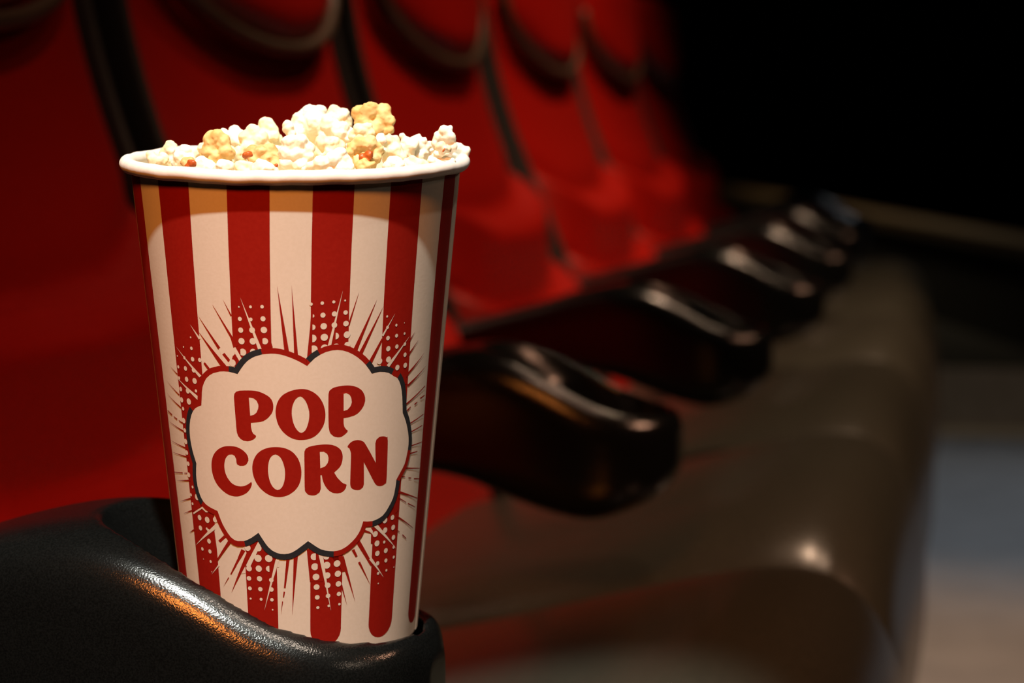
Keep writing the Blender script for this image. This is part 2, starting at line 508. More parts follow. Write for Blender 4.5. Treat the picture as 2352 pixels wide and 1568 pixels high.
# ------------------------------------------------------------------ popcorn cup
DATA = {
'letters': [['P', [[-20.27, 90.02], [-19.99, 90.99], [-19.18, 91.71], [-17.79, 92.11], [-13.45, 92.38], [-10.54, 92.21], [-8.02, 91.46], [-5.85, 90.28],
[-4.8, 88.8], [-4.55, 87.17], [-4.93, 85.53], [-6.1, 84.0], [-7.77, 82.74], [-9.76, 82.0], [-13.76, 81.53, 1], [-13.78, 80.07], [-13.49, 78.71],
[-12.97, 77.86], [-12.32, 77.52], [-11.87, 77.18], [-12.1, 76.63], [-13.08, 75.93], [-14.48, 75.43], [-15.69, 75.24], [-17.25, 75.38],
[-18.44, 75.87], [-19.44, 76.77], [-19.89, 77.85], [-20.04, 79.49], [-20.14, 83.6], [-20.24, 86.88]], [[-14.09, 89.96, 1], [-12.29, 89.84],
[-11.03, 89.06], [-10.44, 87.85], [-10.58, 86.35], [-11.24, 85.1], [-12.44, 84.24], [-13.89, 83.91, 1]]], ['O', [[6.32, 93.1], [9.41, 92.55],
[12.36, 90.83], [14.42, 88.17], [15.47, 84.71], [14.96, 81.17], [12.88, 78.24], [9.98, 76.54], [6.13, 75.99], [2.62, 76.53], [-0.54, 78.32],
[-2.85, 81.18], [-3.77, 85.0], [-3.09, 88.28], [-1.13, 90.88], [2.31, 92.51]], [[5.83, 90.63], [7.37, 89.6], [8.6, 87.39], [9.22, 84.65],
[8.79, 81.65], [7.6, 79.21], [6.0, 78.41], [4.42, 79.39], [3.04, 81.73], [2.47, 85.02], [2.9, 87.75], [4.12, 89.78]]], ['P', [[16.61, 91.22],
[16.91, 92.16], [18.02, 92.93], [19.76, 93.39], [23.0, 93.62], [25.65, 93.4], [28.39, 92.58], [30.53, 91.05], [31.63, 88.91], [31.44, 87.01],
[30.28, 85.18], [28.24, 83.69], [25.67, 83.0], [22.8, 82.69, 1], [22.85, 81.04], [23.23, 79.64], [23.93, 78.83], [24.66, 78.39], [24.47, 77.85],
[23.47, 77.15], [22.13, 76.46], [20.45, 76.4], [18.77, 76.88], [17.6, 77.76], [16.99, 79.16], [16.74, 81.37], [16.6, 86.58]], [[22.58, 90.91, 1],
[23.56, 91.13], [24.91, 90.5], [25.79, 89.21], [26.01, 87.83], [25.39, 86.36], [24.24, 85.4], [22.74, 85.11, 1]]], ['C', [[-23.75, 73.13],
[-20.27, 73.0], [-17.49, 71.92], [-15.85, 70.35], [-15.61, 68.7], [-16.39, 67.56], [-17.87, 66.79], [-19.5, 66.69], [-20.74, 67.17], [-20.94, 67.85],
[-20.96, 68.96], [-21.61, 70.02], [-22.69, 70.36], [-24.21, 70.17], [-25.79, 68.89], [-26.68, 66.61], [-26.54, 64.12], [-25.38, 61.99],
[-23.4, 60.33], [-20.62, 59.69], [-18.02, 59.93], [-15.97, 60.79], [-14.85, 61.49], [-14.61, 60.86], [-15.35, 59.29], [-17.09, 57.67],
[-19.76, 56.54], [-22.45, 56.08], [-25.93, 56.51], [-29.22, 58.05], [-31.7, 60.19], [-33.12, 63.25], [-33.16, 66.31], [-32.11, 68.91], [-30.0, 71.04],
[-27.05, 72.53]], []], ['O', [[-3.91, 73.62], [-0.35, 73.23], [2.85, 71.71], [5.07, 68.93], [5.94, 65.19], [5.29, 61.6], [3.26, 58.99],
[-0.13, 57.19], [-3.86, 56.66], [-7.59, 57.36], [-10.94, 59.34], [-13.22, 62.17], [-14.15, 65.73], [-13.32, 69.08], [-11.13, 71.65], [-7.71, 73.19]],
[[-4.33, 71.13], [-2.56, 70.33], [-1.31, 68.27], [-0.64, 65.23], [-1.07, 61.91], [-2.23, 59.82], [-3.94, 59.05], [-5.76, 60.04], [-7.03, 62.24],
[-7.56, 65.41], [-7.15, 68.46], [-6.01, 70.41]]], ['R', [[7.22, 72.07], [7.71, 73.02], [9.01, 73.62], [11.27, 74.03], [15.18, 74.24], [18.49, 73.86],
[21.04, 72.75], [22.44, 71.15], [22.75, 68.92], [21.88, 66.48], [19.34, 64.55, 1], [20.41, 62.97], [22.01, 61.48], [23.27, 60.56], [24.78, 59.97],
[24.39, 58.81], [23.0, 57.65], [20.54, 57.34], [18.09, 57.96], [16.18, 59.45], [14.8, 61.59], [14.18, 63.84, 1], [13.64, 63.86, 1], [13.8, 59.14],
[13.3, 58.04], [11.95, 57.26], [10.26, 57.1], [8.42, 57.51], [7.42, 58.51], [7.2, 60.18], [7.19, 66.27]], [[13.33, 71.81, 1], [14.88, 71.83],
[16.21, 71.08], [16.89, 69.67], [16.58, 67.88], [15.59, 66.82], [13.59, 66.22, 1]]], ['N', [[24.7, 73.07], [25.3, 73.72], [26.67, 74.58],
[29.15, 74.86], [31.36, 74.21], [32.72, 72.98], [37.87, 66.31, 1], [37.25, 72.96], [37.64, 74.17], [38.98, 74.95], [41.01, 74.98], [42.74, 74.46],
[43.5, 73.12], [44.05, 59.94], [43.5, 58.6], [41.79, 58.02], [39.85, 58.14], [38.32, 58.92], [36.76, 60.77], [32.17, 67.07, 1], [32.63, 59.51],
[32.19, 58.43], [30.88, 57.77], [29.0, 57.83], [27.31, 58.44], [26.42, 59.63], [26.31, 62.56], [26.33, 69.49], [26.09, 71.17], [25.53, 72.32],
[24.89, 72.7]], []]],
'cloud': [[8.49, 100.69, 1], [11.37, 103.24], [15.47, 105.14], [19.87, 105.64], [23.93, 104.74], [27.93, 102.66], [31.36, 99.97], [34.18, 96.76, 1],
[37.75, 97.1], [41.87, 96.38], [44.76, 94.93], [46.69, 94.13], [48.81, 91.26], [50.07, 87.34], [50.99, 81.75, 1], [53.3, 78.62], [55.31, 74.55],
[56.15, 71.38], [55.99, 68.35], [54.58, 63.96], [52.02, 61.25], [49.85, 59.05, 1], [49.51, 56.22], [48.53, 52.9], [45.9, 49.79], [42.96, 47.47],
[37.73, 46.28], [33.0, 46.69, 1], [31.86, 43.91], [29.43, 41.14], [25.14, 38.51], [21.5, 37.54], [17.9, 37.63], [13.78, 38.53], [8.48, 41.49, 1],
[5.14, 39.49], [1.66, 37.68], [-1.82, 37.07], [-5.29, 37.53], [-8.73, 39.38], [-12.8, 44.15, 1], [-16.07, 42.28], [-19.6, 40.92], [-22.84, 40.69],
[-26.06, 41.81], [-29.75, 45.85], [-31.98, 50.25, 1], [-38.06, 51.71], [-41.08, 54.03], [-42.56, 57.68], [-42.74, 61.47], [-41.9, 65.46, 1],
[-43.6, 69.74], [-44.36, 74.2], [-43.8, 78.43], [-42.15, 82.01], [-39.46, 84.56], [-35.92, 85.84, 1], [-35.36, 88.71], [-34.51, 92.15],
[-32.18, 95.33], [-28.8, 97.27], [-25.7, 98.05], [-21.83, 98.22], [-18.19, 97.64, 1], [-16.51, 99.65], [-14.1, 102.05], [-11.07, 103.72],
[-8.14, 104.52], [-5.05, 104.85], [-1.54, 104.62], [1.93, 103.68], [5.4, 102.3]],
'navy': [[[-22.52, 98.36], [-9.54, 104.27]], [[9.39, 101.85], [12.88, 104.07]], [[31.22, 100.34], [43.95, 95.98]], [[46.85, 94.2], [56.27, 67.93]],
[[49.45, 58.51], [37.71, 46.29]], [[18.85, 37.41], [-20.29, 40.72]], [[-41.35, 52.5], [-42.96, 84.03]]],
'Wf': [[[-19.91, 108.72], [-16.04, 102.7], [-18.48, 99.67], [-23.61, 99.79], [-25.46, 105.77], [-22.3, 109.2]], [[-5.63, 35.69], [-5.2, 32.4],
[-4.27, 32.42], [-4.14, 35.72]], [[-19.86, 29.72], [-20.08, 33.61], [-18.27, 35.81], [-20.0, 38.81], [-24.38, 35.37], [-23.85, 29.16]]],
'R': [[[9.87, 116.98], [9.64, 113.88], [8.43, 103.26], [9.48, 101.71], [10.26, 106.59], [10.6, 116.14]], [[-5.09, 110.2], [-4.08, 106.89], [-7.35, 106.42],
[-7.19, 110.16]], [[7.88, 38.69], [9.17, 27.41], [14.94, 27.18], [18.81, 35.61], [23.26, 35.67], [23.94, 30.0], [25.53, 30.18], [22.83, 36.57],
[14.82, 38.9]], [[-1.92, 127.27], [0.2, 104.93], [1.95, 105.15]], [[3.17, 127.48], [3.73, 104.15], [5.16, 104.22]], [[27.71, 124.54], [23.57, 113.66],
[24.28, 113.43]], [[35.14, 121.61], [25.83, 105.1], [27.39, 104.45]], [[38.1, 119.16], [28.3, 104.12], [29.68, 103.49]], [[37.89, 108.26],
[31.92, 99.99], [33.4, 99.3], [38.55, 107.96]], [[55.29, 108.94], [51.72, 106.05], [52.41, 105.75]], [[58.06, 105.94], [51.78, 101.58],
[52.61, 101.19]], [[63.42, 101.0], [49.52, 93.77], [50.69, 93.12]], [[65.91, 96.25], [52.5, 91.07], [53.49, 90.48]], [[50.07, 93.76], [50.96, 91.47],
[52.25, 91.4], [51.75, 93.67]], [[65.71, 89.19], [52.35, 84.68], [53.02, 84.24], [66.18, 88.96]], [[66.41, 79.38], [55.97, 77.68], [56.51, 77.26],
[66.83, 79.13]], [[66.26, 75.58], [57.22, 74.66], [57.73, 74.23], [66.64, 75.32]], [[67.16, 69.7], [57.83, 69.74], [58.21, 69.29], [67.45, 69.44]],
[[63.65, 67.0], [57.43, 67.16], [57.83, 66.63], [63.95, 66.66]], [[67.29, 60.56], [54.93, 62.57], [55.01, 62.02], [67.34, 60.31]], [[67.78, 50.0],
[50.91, 55.28], [50.5, 54.53], [67.57, 49.78]], [[65.74, 39.89], [52.15, 46.29], [51.51, 45.88], [65.5, 39.81]], [[65.91, 85.95], [62.3, 85.38],
[63.05, 84.92], [66.41, 85.67]], [[60.25, 84.44], [58.18, 83.83], [58.92, 83.41], [60.71, 84.19]], [[55.71, 83.33], [53.34, 82.37], [54.01, 81.97],
[56.13, 83.09]], [[67.64, 56.87], [62.76, 57.73], [62.87, 57.22], [67.72, 56.54]], [[60.36, 58.27], [58.14, 58.7], [58.23, 58.19], [60.42, 57.96]],
[[55.67, 59.35], [52.59, 60.07], [52.54, 59.59], [55.64, 59.05]], [[66.23, 47.16], [59.48, 49.57], [59.12, 49.25], [65.98, 47.0]], [[58.02, 50.09],
[51.88, 52.81], [51.52, 52.5], [57.79, 49.93]], [[60.38, 37.1], [57.09, 39.05], [56.47, 38.85], [60.0, 36.99]], [[54.65, 40.35], [52.68, 41.31],
[52.3, 41.0], [54.43, 40.18]], [[51.01, 55.25], [51.99, 53.19], [52.64, 48.28], [50.96, 47.17], [48.85, 50.16], [50.23, 53.05]], [[30.65, 18.83],
[24.37, 35.41], [22.6, 35.16]], [[26.53, 18.14], [24.0, 25.43], [23.19, 25.33]], [[27.99, 37.14], [30.02, 34.61], [30.94, 34.86], [29.27, 37.5]],
[[38.5, 23.71], [32.34, 32.81], [31.31, 32.56]], [[29.72, 39.91], [37.91, 30.7], [39.14, 31.02], [31.55, 40.51]], [[33.84, 42.9], [37.56, 41.95],
[37.75, 42.53], [34.07, 43.62]], [[37.29, 44.16], [37.46, 38.58], [38.41, 38.44], [38.7, 43.94]], [[1.08, 15.78], [4.03, 36.34], [2.22, 36.44]],
[[-0.93, 35.69], [-2.39, 25.36], [-1.66, 25.3], [0.5, 35.56]], [[-2.57, 24.06], [-2.95, 22.08], [-2.48, 22.03], [-1.91, 23.98]], [[-4.08, 16.01],
[-2.94, 20.59], [-3.41, 20.63]], [[-27.95, 22.25], [-13.14, 40.5], [-16.03, 41.39]], [[-21.22, 38.04], [-23.42, 34.64], [-22.12, 34.27],
[-19.32, 37.47]], [[-23.35, 34.63], [-27.78, 28.77], [-27.3, 28.64], [-22.19, 34.28]], [[-32.39, 23.76], [-28.56, 27.48], [-28.97, 27.6]],
[[-27.05, 40.94], [-34.73, 33.15], [-34.03, 32.94], [-25.58, 40.38]], [[-29.55, 42.12], [-32.92, 39.92], [-31.93, 39.29], [-28.51, 41.41]],
[[-52.51, 40.1], [-48.14, 41.49], [-48.73, 41.89]], [[-53.92, 97.2], [-49.05, 94.86], [-48.54, 95.12]], [[-58.42, 91.74], [-49.27, 87.79],
[-48.68, 88.08]], [[-59.85, 87.38], [-48.69, 83.37], [-47.99, 83.75]], [[-61.54, 77.64], [-46.91, 75.12], [-46.21, 75.64]], [[-61.52, 70.96],
[-46.84, 69.57], [-46.23, 70.11]], [[-61.78, 66.9], [-46.95, 66.72], [-46.49, 67.28]], [[-59.68, 57.22], [-47.27, 58.69], [-47.13, 59.32]],
[[-58.57, 50.07], [-46.75, 52.71], [-46.98, 53.27]], [[-56.44, 46.15], [-45.92, 48.83], [-46.24, 49.37]], [[-52.01, 40.24], [-47.36, 41.79],
[-47.82, 42.12]], [[-61.16, 81.04], [-57.12, 80.03], [-56.28, 80.41], [-60.55, 81.29]], [[-55.52, 79.72], [-52.99, 79.05], [-52.33, 79.42],
[-55.08, 79.95]], [[-51.58, 78.9], [-48.92, 78.23], [-48.37, 78.61], [-51.22, 79.13]], [[-61.31, 59.75], [-52.88, 60.64], [-52.69, 61.05],
[-61.14, 60.0]], [[-51.42, 60.81], [-47.94, 61.2], [-47.85, 61.59], [-51.36, 61.04]], [[-33.99, 116.27], [-25.83, 105.45], [-24.75, 106.02]],
[[-24.17, 103.79], [-21.77, 101.39], [-20.79, 102.03], [-23.17, 104.43]], [[-34.5, 110.96], [-24.57, 99.11], [-22.76, 100.17]], [[-26.85, 119.97],
[-20.0, 109.17], [-19.11, 109.63], [-26.78, 120.01]], [[-20.25, 109.5], [-19.31, 106.3], [-17.24, 107.17], [-19.32, 109.89]], [[-22.42, 122.15],
[-19.73, 116.74], [-19.19, 116.99]], [[-33.15, 100.19], [-30.78, 97.77], [-29.79, 98.34], [-32.33, 100.64]], [[-19.79, 103.52], [-18.73, 104.32],
[-16.9, 101.53], [-18.74, 100.02], [-21.01, 100.3]]],
'W': [[[-15.52, 123.07], [-9.35, 105.32], [-8.03, 105.78]], [[21.48, 125.17], [16.08, 106.96], [17.28, 106.65]], [[43.7, 116.17], [37.84, 109.26],
[38.61, 108.88]], [[52.1, 107.72], [40.81, 99.0], [42.12, 98.25]], [[52.76, 34.72], [39.92, 45.24], [38.28, 44.45]], [[45.95, 25.53], [38.3, 33.53],
[36.93, 33.05]], [[18.86, 16.71], [14.7, 37.51], [12.79, 37.32]], [[34.12, 44.17], [37.07, 44.0], [38.17, 42.8], [38.42, 41.38], [36.7, 42.66],
[34.38, 43.53]], [[-11.74, 17.22], [-4.27, 34.66], [-5.74, 34.93]], [[-13.12, 41.05], [-19.51, 32.44], [-17.62, 31.86], [-11.64, 40.53]],
[[-38.75, 27.48], [-33.39, 31.2], [-34.11, 31.47]], [[-48.06, 36.44], [-31.51, 45.05], [-33.05, 46.03]], [[-31.83, 45.84], [-34.7, 43.08],
[-34.04, 35.48], [-33.9, 33.41], [-26.17, 40.15], [-29.76, 42.94]], [[-49.64, 93.95], [-37.94, 87.5], [-36.54, 88.43]], [[-47.68, 104.38],
[-35.82, 95.26], [-34.66, 95.93]], [[-38.27, 112.78], [-34.39, 108.03], [-33.49, 108.49]], [[-19.05, 104.86], [-16.9, 101.5], [-15.89, 102.01],
[-18.11, 105.33]], [[-47.56, 47.82], [-40.57, 50.84], [-37.44, 49.29], [-38.81, 49.01], [-41.06, 50.01], [-47.26, 47.29]]],
'R2': [[[-27.05, 40.94], [-34.73, 33.15], [-34.03, 32.94], [-25.58, 40.38]], [[-29.55, 42.12], [-32.92, 39.92], [-31.93, 39.29], [-28.51, 41.41]]],
'dots': [[-16.2, 119.95, 0.28], [-11.8, 120.09, 0.47], [-7.52, 120.24, 0.57], [-16.08, 115.98, 0.69], [-11.92, 115.96, 0.61, 'r', -11.21],
[-7.33, 116.28, 0.83], [-15.97, 112.29, 0.87], [-11.58, 112.44, 0.97], [-7.16, 112.61, 1.06], [-15.88, 108.65, 1.06], [-11.48, 108.75, 1.1],
[-6.96, 108.92, 1.06, 'l', -7.83], [-15.61, 105.02, 1.18, 'l', -16.54], [-11.59, 105.27, 1.02], [10.0, 121.05, 0.53], [14.01, 121.28, 0.57],
[18.18, 121.55, 0.51], [22.38, 121.82, 0.32], [10.55, 117.17, 0.55, 'l', 10.62], [14.29, 117.34, 0.83], [18.47, 117.6, 0.85], [22.67, 117.87, 0.75],
[10.55, 113.44, 0.91, 'l', 10.5], [14.59, 113.68, 1.06], [18.53, 113.91, 0.93], [22.91, 114.2, 0.93], [10.54, 109.77, 1.26, 'l', 10.43],
[14.83, 110.02, 1.18], [19.07, 110.25, 1.12, 'l', 19.07], [23.4, 110.51, 1.12], [10.89, 106.16, 1.32, 'l', 10.21], [14.98, 106.45, 1.22],
[23.62, 107.1, 1.02], [-20.06, 101.25, 1.18], [19.37, 106.59, 1.18], [39.85, 115.42, 0.4], [40.28, 111.73, 0.56], [40.79, 108.12, 0.75],
[41.2, 104.53, 0.89], [41.59, 100.87, 1.02], [44.48, 112.07, 0.47], [44.9, 108.51, 0.65], [45.38, 104.83, 0.75], [46.32, 97.69, 0.93],
[48.64, 112.44, 0.19], [49.06, 108.84, 0.44], [49.6, 105.24, 0.61], [50.09, 101.59, 0.75], [50.62, 97.98, 0.89], [37.4, 100.7, 1.07],
[-38.54, 108.42, 0.32], [-38.65, 104.74, 0.59], [-38.55, 101.13, 0.79], [-43.05, 104.79, 0.3], [-43.13, 101.14, 0.55], [-43.12, 97.57, 0.79],
[-47.48, 101.32, 0.28], [-47.61, 97.64, 0.55], [-38.52, 97.45, 0.83], [-34.82, 101.16, 0.71], [-47.81, 93.86, 0.57], [-43.06, 93.93, 0.86],
[-38.5, 93.83, 1.0], [-47.52, 90.14, 0.79], [-43.07, 90.0, 0.93], [-47.66, 86.47, 0.9], [-43.01, 86.43, 1.07], [-38.26, 90.49, 0.54],
[-47.65, 79.41, 0.93], [-47.82, 72.26, 0.93], [-47.83, 68.46, 0.79], [-47.6, 64.68, 0.79], [-48.02, 60.81, 0.86], [-43.65, 53.72, 1.07],
[-47.88, 53.93, 0.54], [-43.25, 46.66, 0.93], [-38.47, 46.48, 1.07], [-43.33, 43.07, 0.86], [-33.75, 47.01, 0.93], [-39.19, 43.32, 0.43],
[-47.3, 50.94, 0.5], [-47.2, 83.51, 0.64], [-47.57, 76.09, 0.72], [-46.07, 56.85, 0.5], [-38.51, 39.08, 0.85], [-43.39, 35.78, 0.6],
[-38.53, 35.53, 0.73], [-38.63, 32.0, 0.48], [-43.29, 32.26, 0.19], [-38.5, 28.43, 0.19], [-18.07, 31.53, 1.02], [-13.57, 35.29, 1.26],
[-8.74, 35.43, 1.26], [-13.46, 31.71, 1.09], [-8.82, 31.84, 1.02, 'r', -8.59], [-18.35, 28.07, 0.8], [-13.34, 28.22, 0.92], [-18.19, 24.58, 0.68],
[-13.19, 24.6, 0.77], [-8.1, 24.69, 0.8], [-18.11, 21.02, 0.36], [-13.06, 21.07, 0.51], [-8.0, 21.08, 0.6], [-7.83, 17.6, 0.27],
[-18.22, 38.67, 1.09], [-13.18, 38.81, 1.09], [-7.93, 27.96, 0.77], [-38.29, 42.8, 0.6], [11.15, 35.98, 1.2, 'r', 11.81],
[11.42, 32.52, 1.2, 'r', 12.64], [11.9, 28.96, 1.12], [12.18, 25.42, 0.97], [12.48, 21.81, 0.8], [12.77, 18.22, 0.52], [16.43, 35.74, 1.0],
[16.67, 32.8, 1.2], [16.92, 29.24, 1.09], [17.17, 25.76, 0.97], [17.44, 22.08, 0.77], [17.83, 18.55, 0.46], [21.33, 33.07, 1.15], [21.8, 29.48, 1.09],
[22.15, 25.93, 0.97], [22.46, 22.4, 0.75], [22.83, 18.79, 0.43], [44.56, 45.71, 1.03], [49.03, 46.1, 0.86], [45.01, 42.2, 0.97], [49.86, 42.52, 0.92],
[39.6, 41.55, 1.03], [50.47, 38.94, 0.86], [40.8, 38.17, 1.03], [46.19, 34.95, 0.86], [44.9, 38.1, 0.52], [41.3, 34.61, 0.95], [51.09, 35.47, 0.57],
[46.62, 31.45, 0.69], [41.72, 31.08, 0.77], [51.62, 31.9, 0.52], [47.3, 27.9, 0.43], [42.4, 27.51, 0.52], [42.79, 23.91, 0.26], [52.17, 28.33, 0.23]],
'E': [[[-62.58, 154.54], [-62.49, 125.55], [-60.22, 21.77]], [[-48.71, 155.62], [-48.94, 126.93], [-48.45, 23.65]], [[-33.39, 156.58], [-34.08, 128.15],
[-34.27, 25.52]], [[-18.39, 157.23], [-19.28, 129.0], [-19.82, 26.85]], [[-3.57, 157.52], [-4.37, 129.4], [-5.31, 27.5]], [[10.67, 157.47],
[9.95, 129.34], [9.33, 17.54]], [[24.81, 157.09], [24.07, 128.86], [23.87, 16.71]], [[38.61, 156.43], [38.05, 128.0], [38.44, 15.2]],
[[53.08, 155.48], [52.64, 126.75], [53.53, 13.02]], [[67.62, 154.32], [66.84, 125.27], [68.52, 10.42]]],
'K': [[[-0.2788, 0.7643, 0.7644], 'pale', [[-1.1, -0.2, 0.0, 1.9], [-2.0, -0.4, 1.6, 1.3], [1.2, 0.2, -0.8, 2.3], [-1.3, 2.8, -1.8, 2.0],
[0.8, 4.3, 0.8, 1.4]], None], [[-0.2799, 0.7815, 0.7661], 'cream', [[0.0, 0.0, 1.4, 2.5], [-0.1, -0.0, 2.8, 1.5], [-2.2, -0.4, 0.6, 1.8],
[2.5, 0.5, -0.5, 2.4], [1.0, 0.2, -2.6, 2.7], [-2.5, 3.6, -1.8, 2.2]], None], [[-0.2731, 0.7757, 0.7655], 'white', [[0.5, 0.1, 1.9, 2.3],
[2.3, 0.5, 0.6, 2.1], [-0.5, -0.1, -0.4, 2.6], [-1.3, -0.3, -2.3, 2.3], [1.8, -1.7, -1.2, 2.3], [-3.6, 3.3, 1.3, 1.5]], None],
[[-0.2665, 0.7618, 0.7629], 'orange', [[0.2, 0.0, 0.5, 2.2], [-1.5, -0.3, 1.3, 1.3], [1.7, 0.4, -0.6, 1.7], [-1.7, 3.7, -1.3, 1.7]],
[2.6, -6.6, 0.3, 1.3]], [[-0.2601, 0.759, 0.7622], 'white', [[-1.2, -0.3, 1.5, 2.3], [1.0, 0.2, 0.4, 2.4], [-2.2, -0.5, -0.2, 2.0],
[2.7, 0.5, -0.7, 1.9], [-1.1, 2.8, -1.1, 2.0]], None], [[-0.2614, 0.7751, 0.7682], 'golden', [[-1.6, -0.3, 2.9, 3.1], [0.3, 0.1, 4.3, 2.3],
[2.0, 0.4, 1.7, 3.2], [-2.3, -0.5, -0.5, 2.9], [3.1, 0.6, -1.2, 2.9], [0.2, 0.0, -3.0, 3.2], [-1.3, 2.8, 0.2, 3.5], [-1.4, -0.3, -4.4, 2.0]], None],
[[-0.2687, 0.7838, 0.7674], 'cream', [[-0.3, -0.1, 0.9, 2.2], [-1.2, -0.2, -0.9, 1.8], [1.2, 0.2, 2.4, 1.8], [0.3, 0.1, -2.4, 2.1]], None],
[[-0.2571, 0.7821, 0.7657], 'pale', [[0.4, 0.1, 1.1, 2.2], [1.1, 0.2, -0.9, 2.2], [-0.6, -0.1, -2.1, 2.1], [-1.9, 2.7, 1.8, 1.8]], None],
[[-0.2607, 0.7916, 0.772], 'white', [[-1.2, -0.2, 0.3, 1.8], [0.3, 0.1, 1.3, 2.1], [2.0, 0.4, 0.7, 2.2], [-0.3, -0.1, -1.8, 2.2],
[2.6, 0.5, -1.7, 2.7], [-3.4, -0.7, 1.2, 1.2]], None], [[-0.2537, 0.791, 0.7699], 'cream', [[-0.0, -0.0, 3.5, 2.5], [-1.5, -0.3, 1.6, 3.0],
[1.9, 0.4, 1.0, 3.3], [-1.5, -0.3, -1.4, 3.0], [3.3, 0.7, -1.4, 2.7], [0.8, 0.2, -2.4, 3.3], [-3.0, -0.6, -0.8, 2.1]], None],
[[-0.2506, 0.7998, 0.7736], 'pale', [[-1.1, -0.2, 1.9, 2.4], [-1.7, -0.3, 3.1, 1.5], [0.3, 0.1, 0.4, 2.4], [1.2, 0.3, -1.3, 2.1],
[-1.4, -0.3, -1.3, 2.7], [1.5, 4.4, -2.9, 2.0]], None], [[-0.247, 0.7811, 0.7659], 'orange', [[-4.0, -0.8, 0.7, 2.6], [-0.8, -0.2, 0.9, 2.6],
[2.4, 0.5, 1.7, 2.3], [0.9, 0.2, -0.8, 2.6], [-2.3, -0.5, -2.0, 2.3], [3.8, 0.8, -0.5, 1.8]], [-2.4, -8.7, -0.7, 1.5]],
[[-0.2533, 0.7563, 0.7621], 'white', [[-0.4, -0.1, 0.9, 2.1], [1.6, 0.3, 0.6, 2.1], [-1.8, -0.4, -0.4, 1.7], [0.6, 0.1, -1.1, 2.0]], None],
[[-0.2481, 0.7615, 0.7619], 'pale', [[-0.2, -0.0, 0.9, 2.0], [1.9, 0.4, 0.3, 2.2], [-2.1, -0.4, -0.2, 1.7], [0.4, 0.1, -1.0, 2.0]], None],
[[-0.239, 0.7573, 0.7617], 'white', [[-1.0, -0.2, 1.4, 2.1], [1.2, 0.3, 0.2, 2.1], [-2.9, -0.6, 0.2, 2.0], [3.4, 0.7, -0.6, 1.6],
[-0.7, -0.2, -1.2, 2.1]], None], [[-0.2405, 0.7733, 0.7635], 'orange', [[-0.3, -0.1, 0.9, 1.7], [0.2, 0.0, -1.1, 1.6], [-1.0, -0.2, -0.2, 1.3],
[0.2, 3.1, 0.3, 1.3]], [1.9, -5.7, -0.4, 0.9]], [[-0.2357, 0.8008, 0.777], 'white', [[-0.8, -0.2, 2.4, 3.3], [2.6, 0.5, 3.5, 2.4],
[-3.7, -0.8, 0.5, 3.1], [0.7, 0.1, -0.7, 3.7], [-4.0, -0.8, -2.9, 3.6], [-0.4, -0.1, -5.2, 3.7], [3.0, 0.6, 0.8, 2.2], [4.0, 0.8, -2.9, 2.7],
[-1.3, -0.3, 4.5, 1.3]], None], [[-0.2411, 0.7916, 0.774], 'white', [[-0.8, -0.2, 2.4, 1.2], [-0.1, -0.0, 0.8, 1.5], [0.5, 0.1, -1.1, 1.8],
[-1.1, -0.2, 0.1, 0.9], [0.7, 3.2, -2.3, 2.1]], None], [[-0.2287, 0.8105, 0.7778], 'cream', [[-1.6, -0.3, 2.5, 2.4], [0.6, 0.1, 1.3, 2.7],
[-2.3, -0.5, -0.2, 3.0], [1.4, 0.3, -1.1, 2.7], [-0.7, -0.1, -2.7, 3.0], [2.6, 0.5, 0.0, 1.5]], None],
[[-0.2132, 0.7994, 0.7776], 'golden', [[-5.6, -1.2, 2.7, 2.5], [-1.9, -0.4, 3.4, 2.8], [2.8, 0.6, 2.7, 2.7], [-3.8, -0.8, -0.2, 3.0],
[1.3, 0.3, -0.8, 3.3], [4.2, 0.9, 0.2, 2.4], [4.6, 1.0, -2.9, 1.9], [0.1, 0.0, -3.5, 2.8], [-2.3, -0.5, -2.3, 2.7], [2.4, 0.5, -4.2, 2.2],
[-1.9, -0.4, 4.9, 1.5]], None], [[-0.2258, 0.7927, 0.7733], 'white', [[-1.3, -0.3, 2.6, 3.3], [2.2, 0.4, 0.9, 3.3], [-2.5, -0.5, -0.9, 3.3],
[0.7, 0.1, -2.8, 3.3], [4.8, 1.0, -0.6, 2.7], [-3.9, -0.8, 0.9, 2.2]], None], [[-0.2138, 0.785, 0.773], 'pale', [[-0.8, -0.2, 1.5, 2.2],
[1.5, 0.3, 1.8, 1.9], [-2.4, -0.5, -0.3, 2.2], [0.4, 0.1, -1.0, 2.5], [2.6, 0.5, 0.0, 1.6], [-1.4, -0.3, -2.0, 1.8]], None],
[[-0.2309, 0.7651, 0.7665], 'white', [[-1.6, -0.3, 3.5, 2.9], [1.5, 0.3, 4.2, 2.7], [-3.0, -0.6, 0.7, 2.4], [3.8, 0.8, 2.1, 2.0],
[0.3, 0.1, 0.4, 3.2], [-2.5, -0.5, -2.8, 2.6], [1.4, 0.3, -3.3, 2.6], [4.0, 0.8, -0.5, 1.7], [-5.1, 3.0, -4.4, 1.7]], None],
[[-0.2247, 0.7827, 0.7677], 'cream', [[-1.9, -0.4, 2.2, 2.5], [1.3, 0.3, 2.2, 2.6], [-3.0, -0.6, -0.7, 2.5], [0.6, 0.1, -1.0, 2.8],
[3.5, 0.7, 1.4, 2.0], [-4.0, -0.8, -2.5, 1.8], [3.5, 0.7, -1.5, 2.0]], None], [[-0.2179, 0.7616, 0.7633], 'white', [[3.0, 0.6, 3.7, 2.1],
[0.6, 0.1, 1.8, 2.7], [-2.9, -0.6, 0.3, 2.6], [4.8, 1.0, 0.8, 2.3], [-6.4, -1.3, -0.8, 2.1], [-0.1, -0.0, -1.4, 2.6], [3.4, 0.7, -1.7, 2.3],
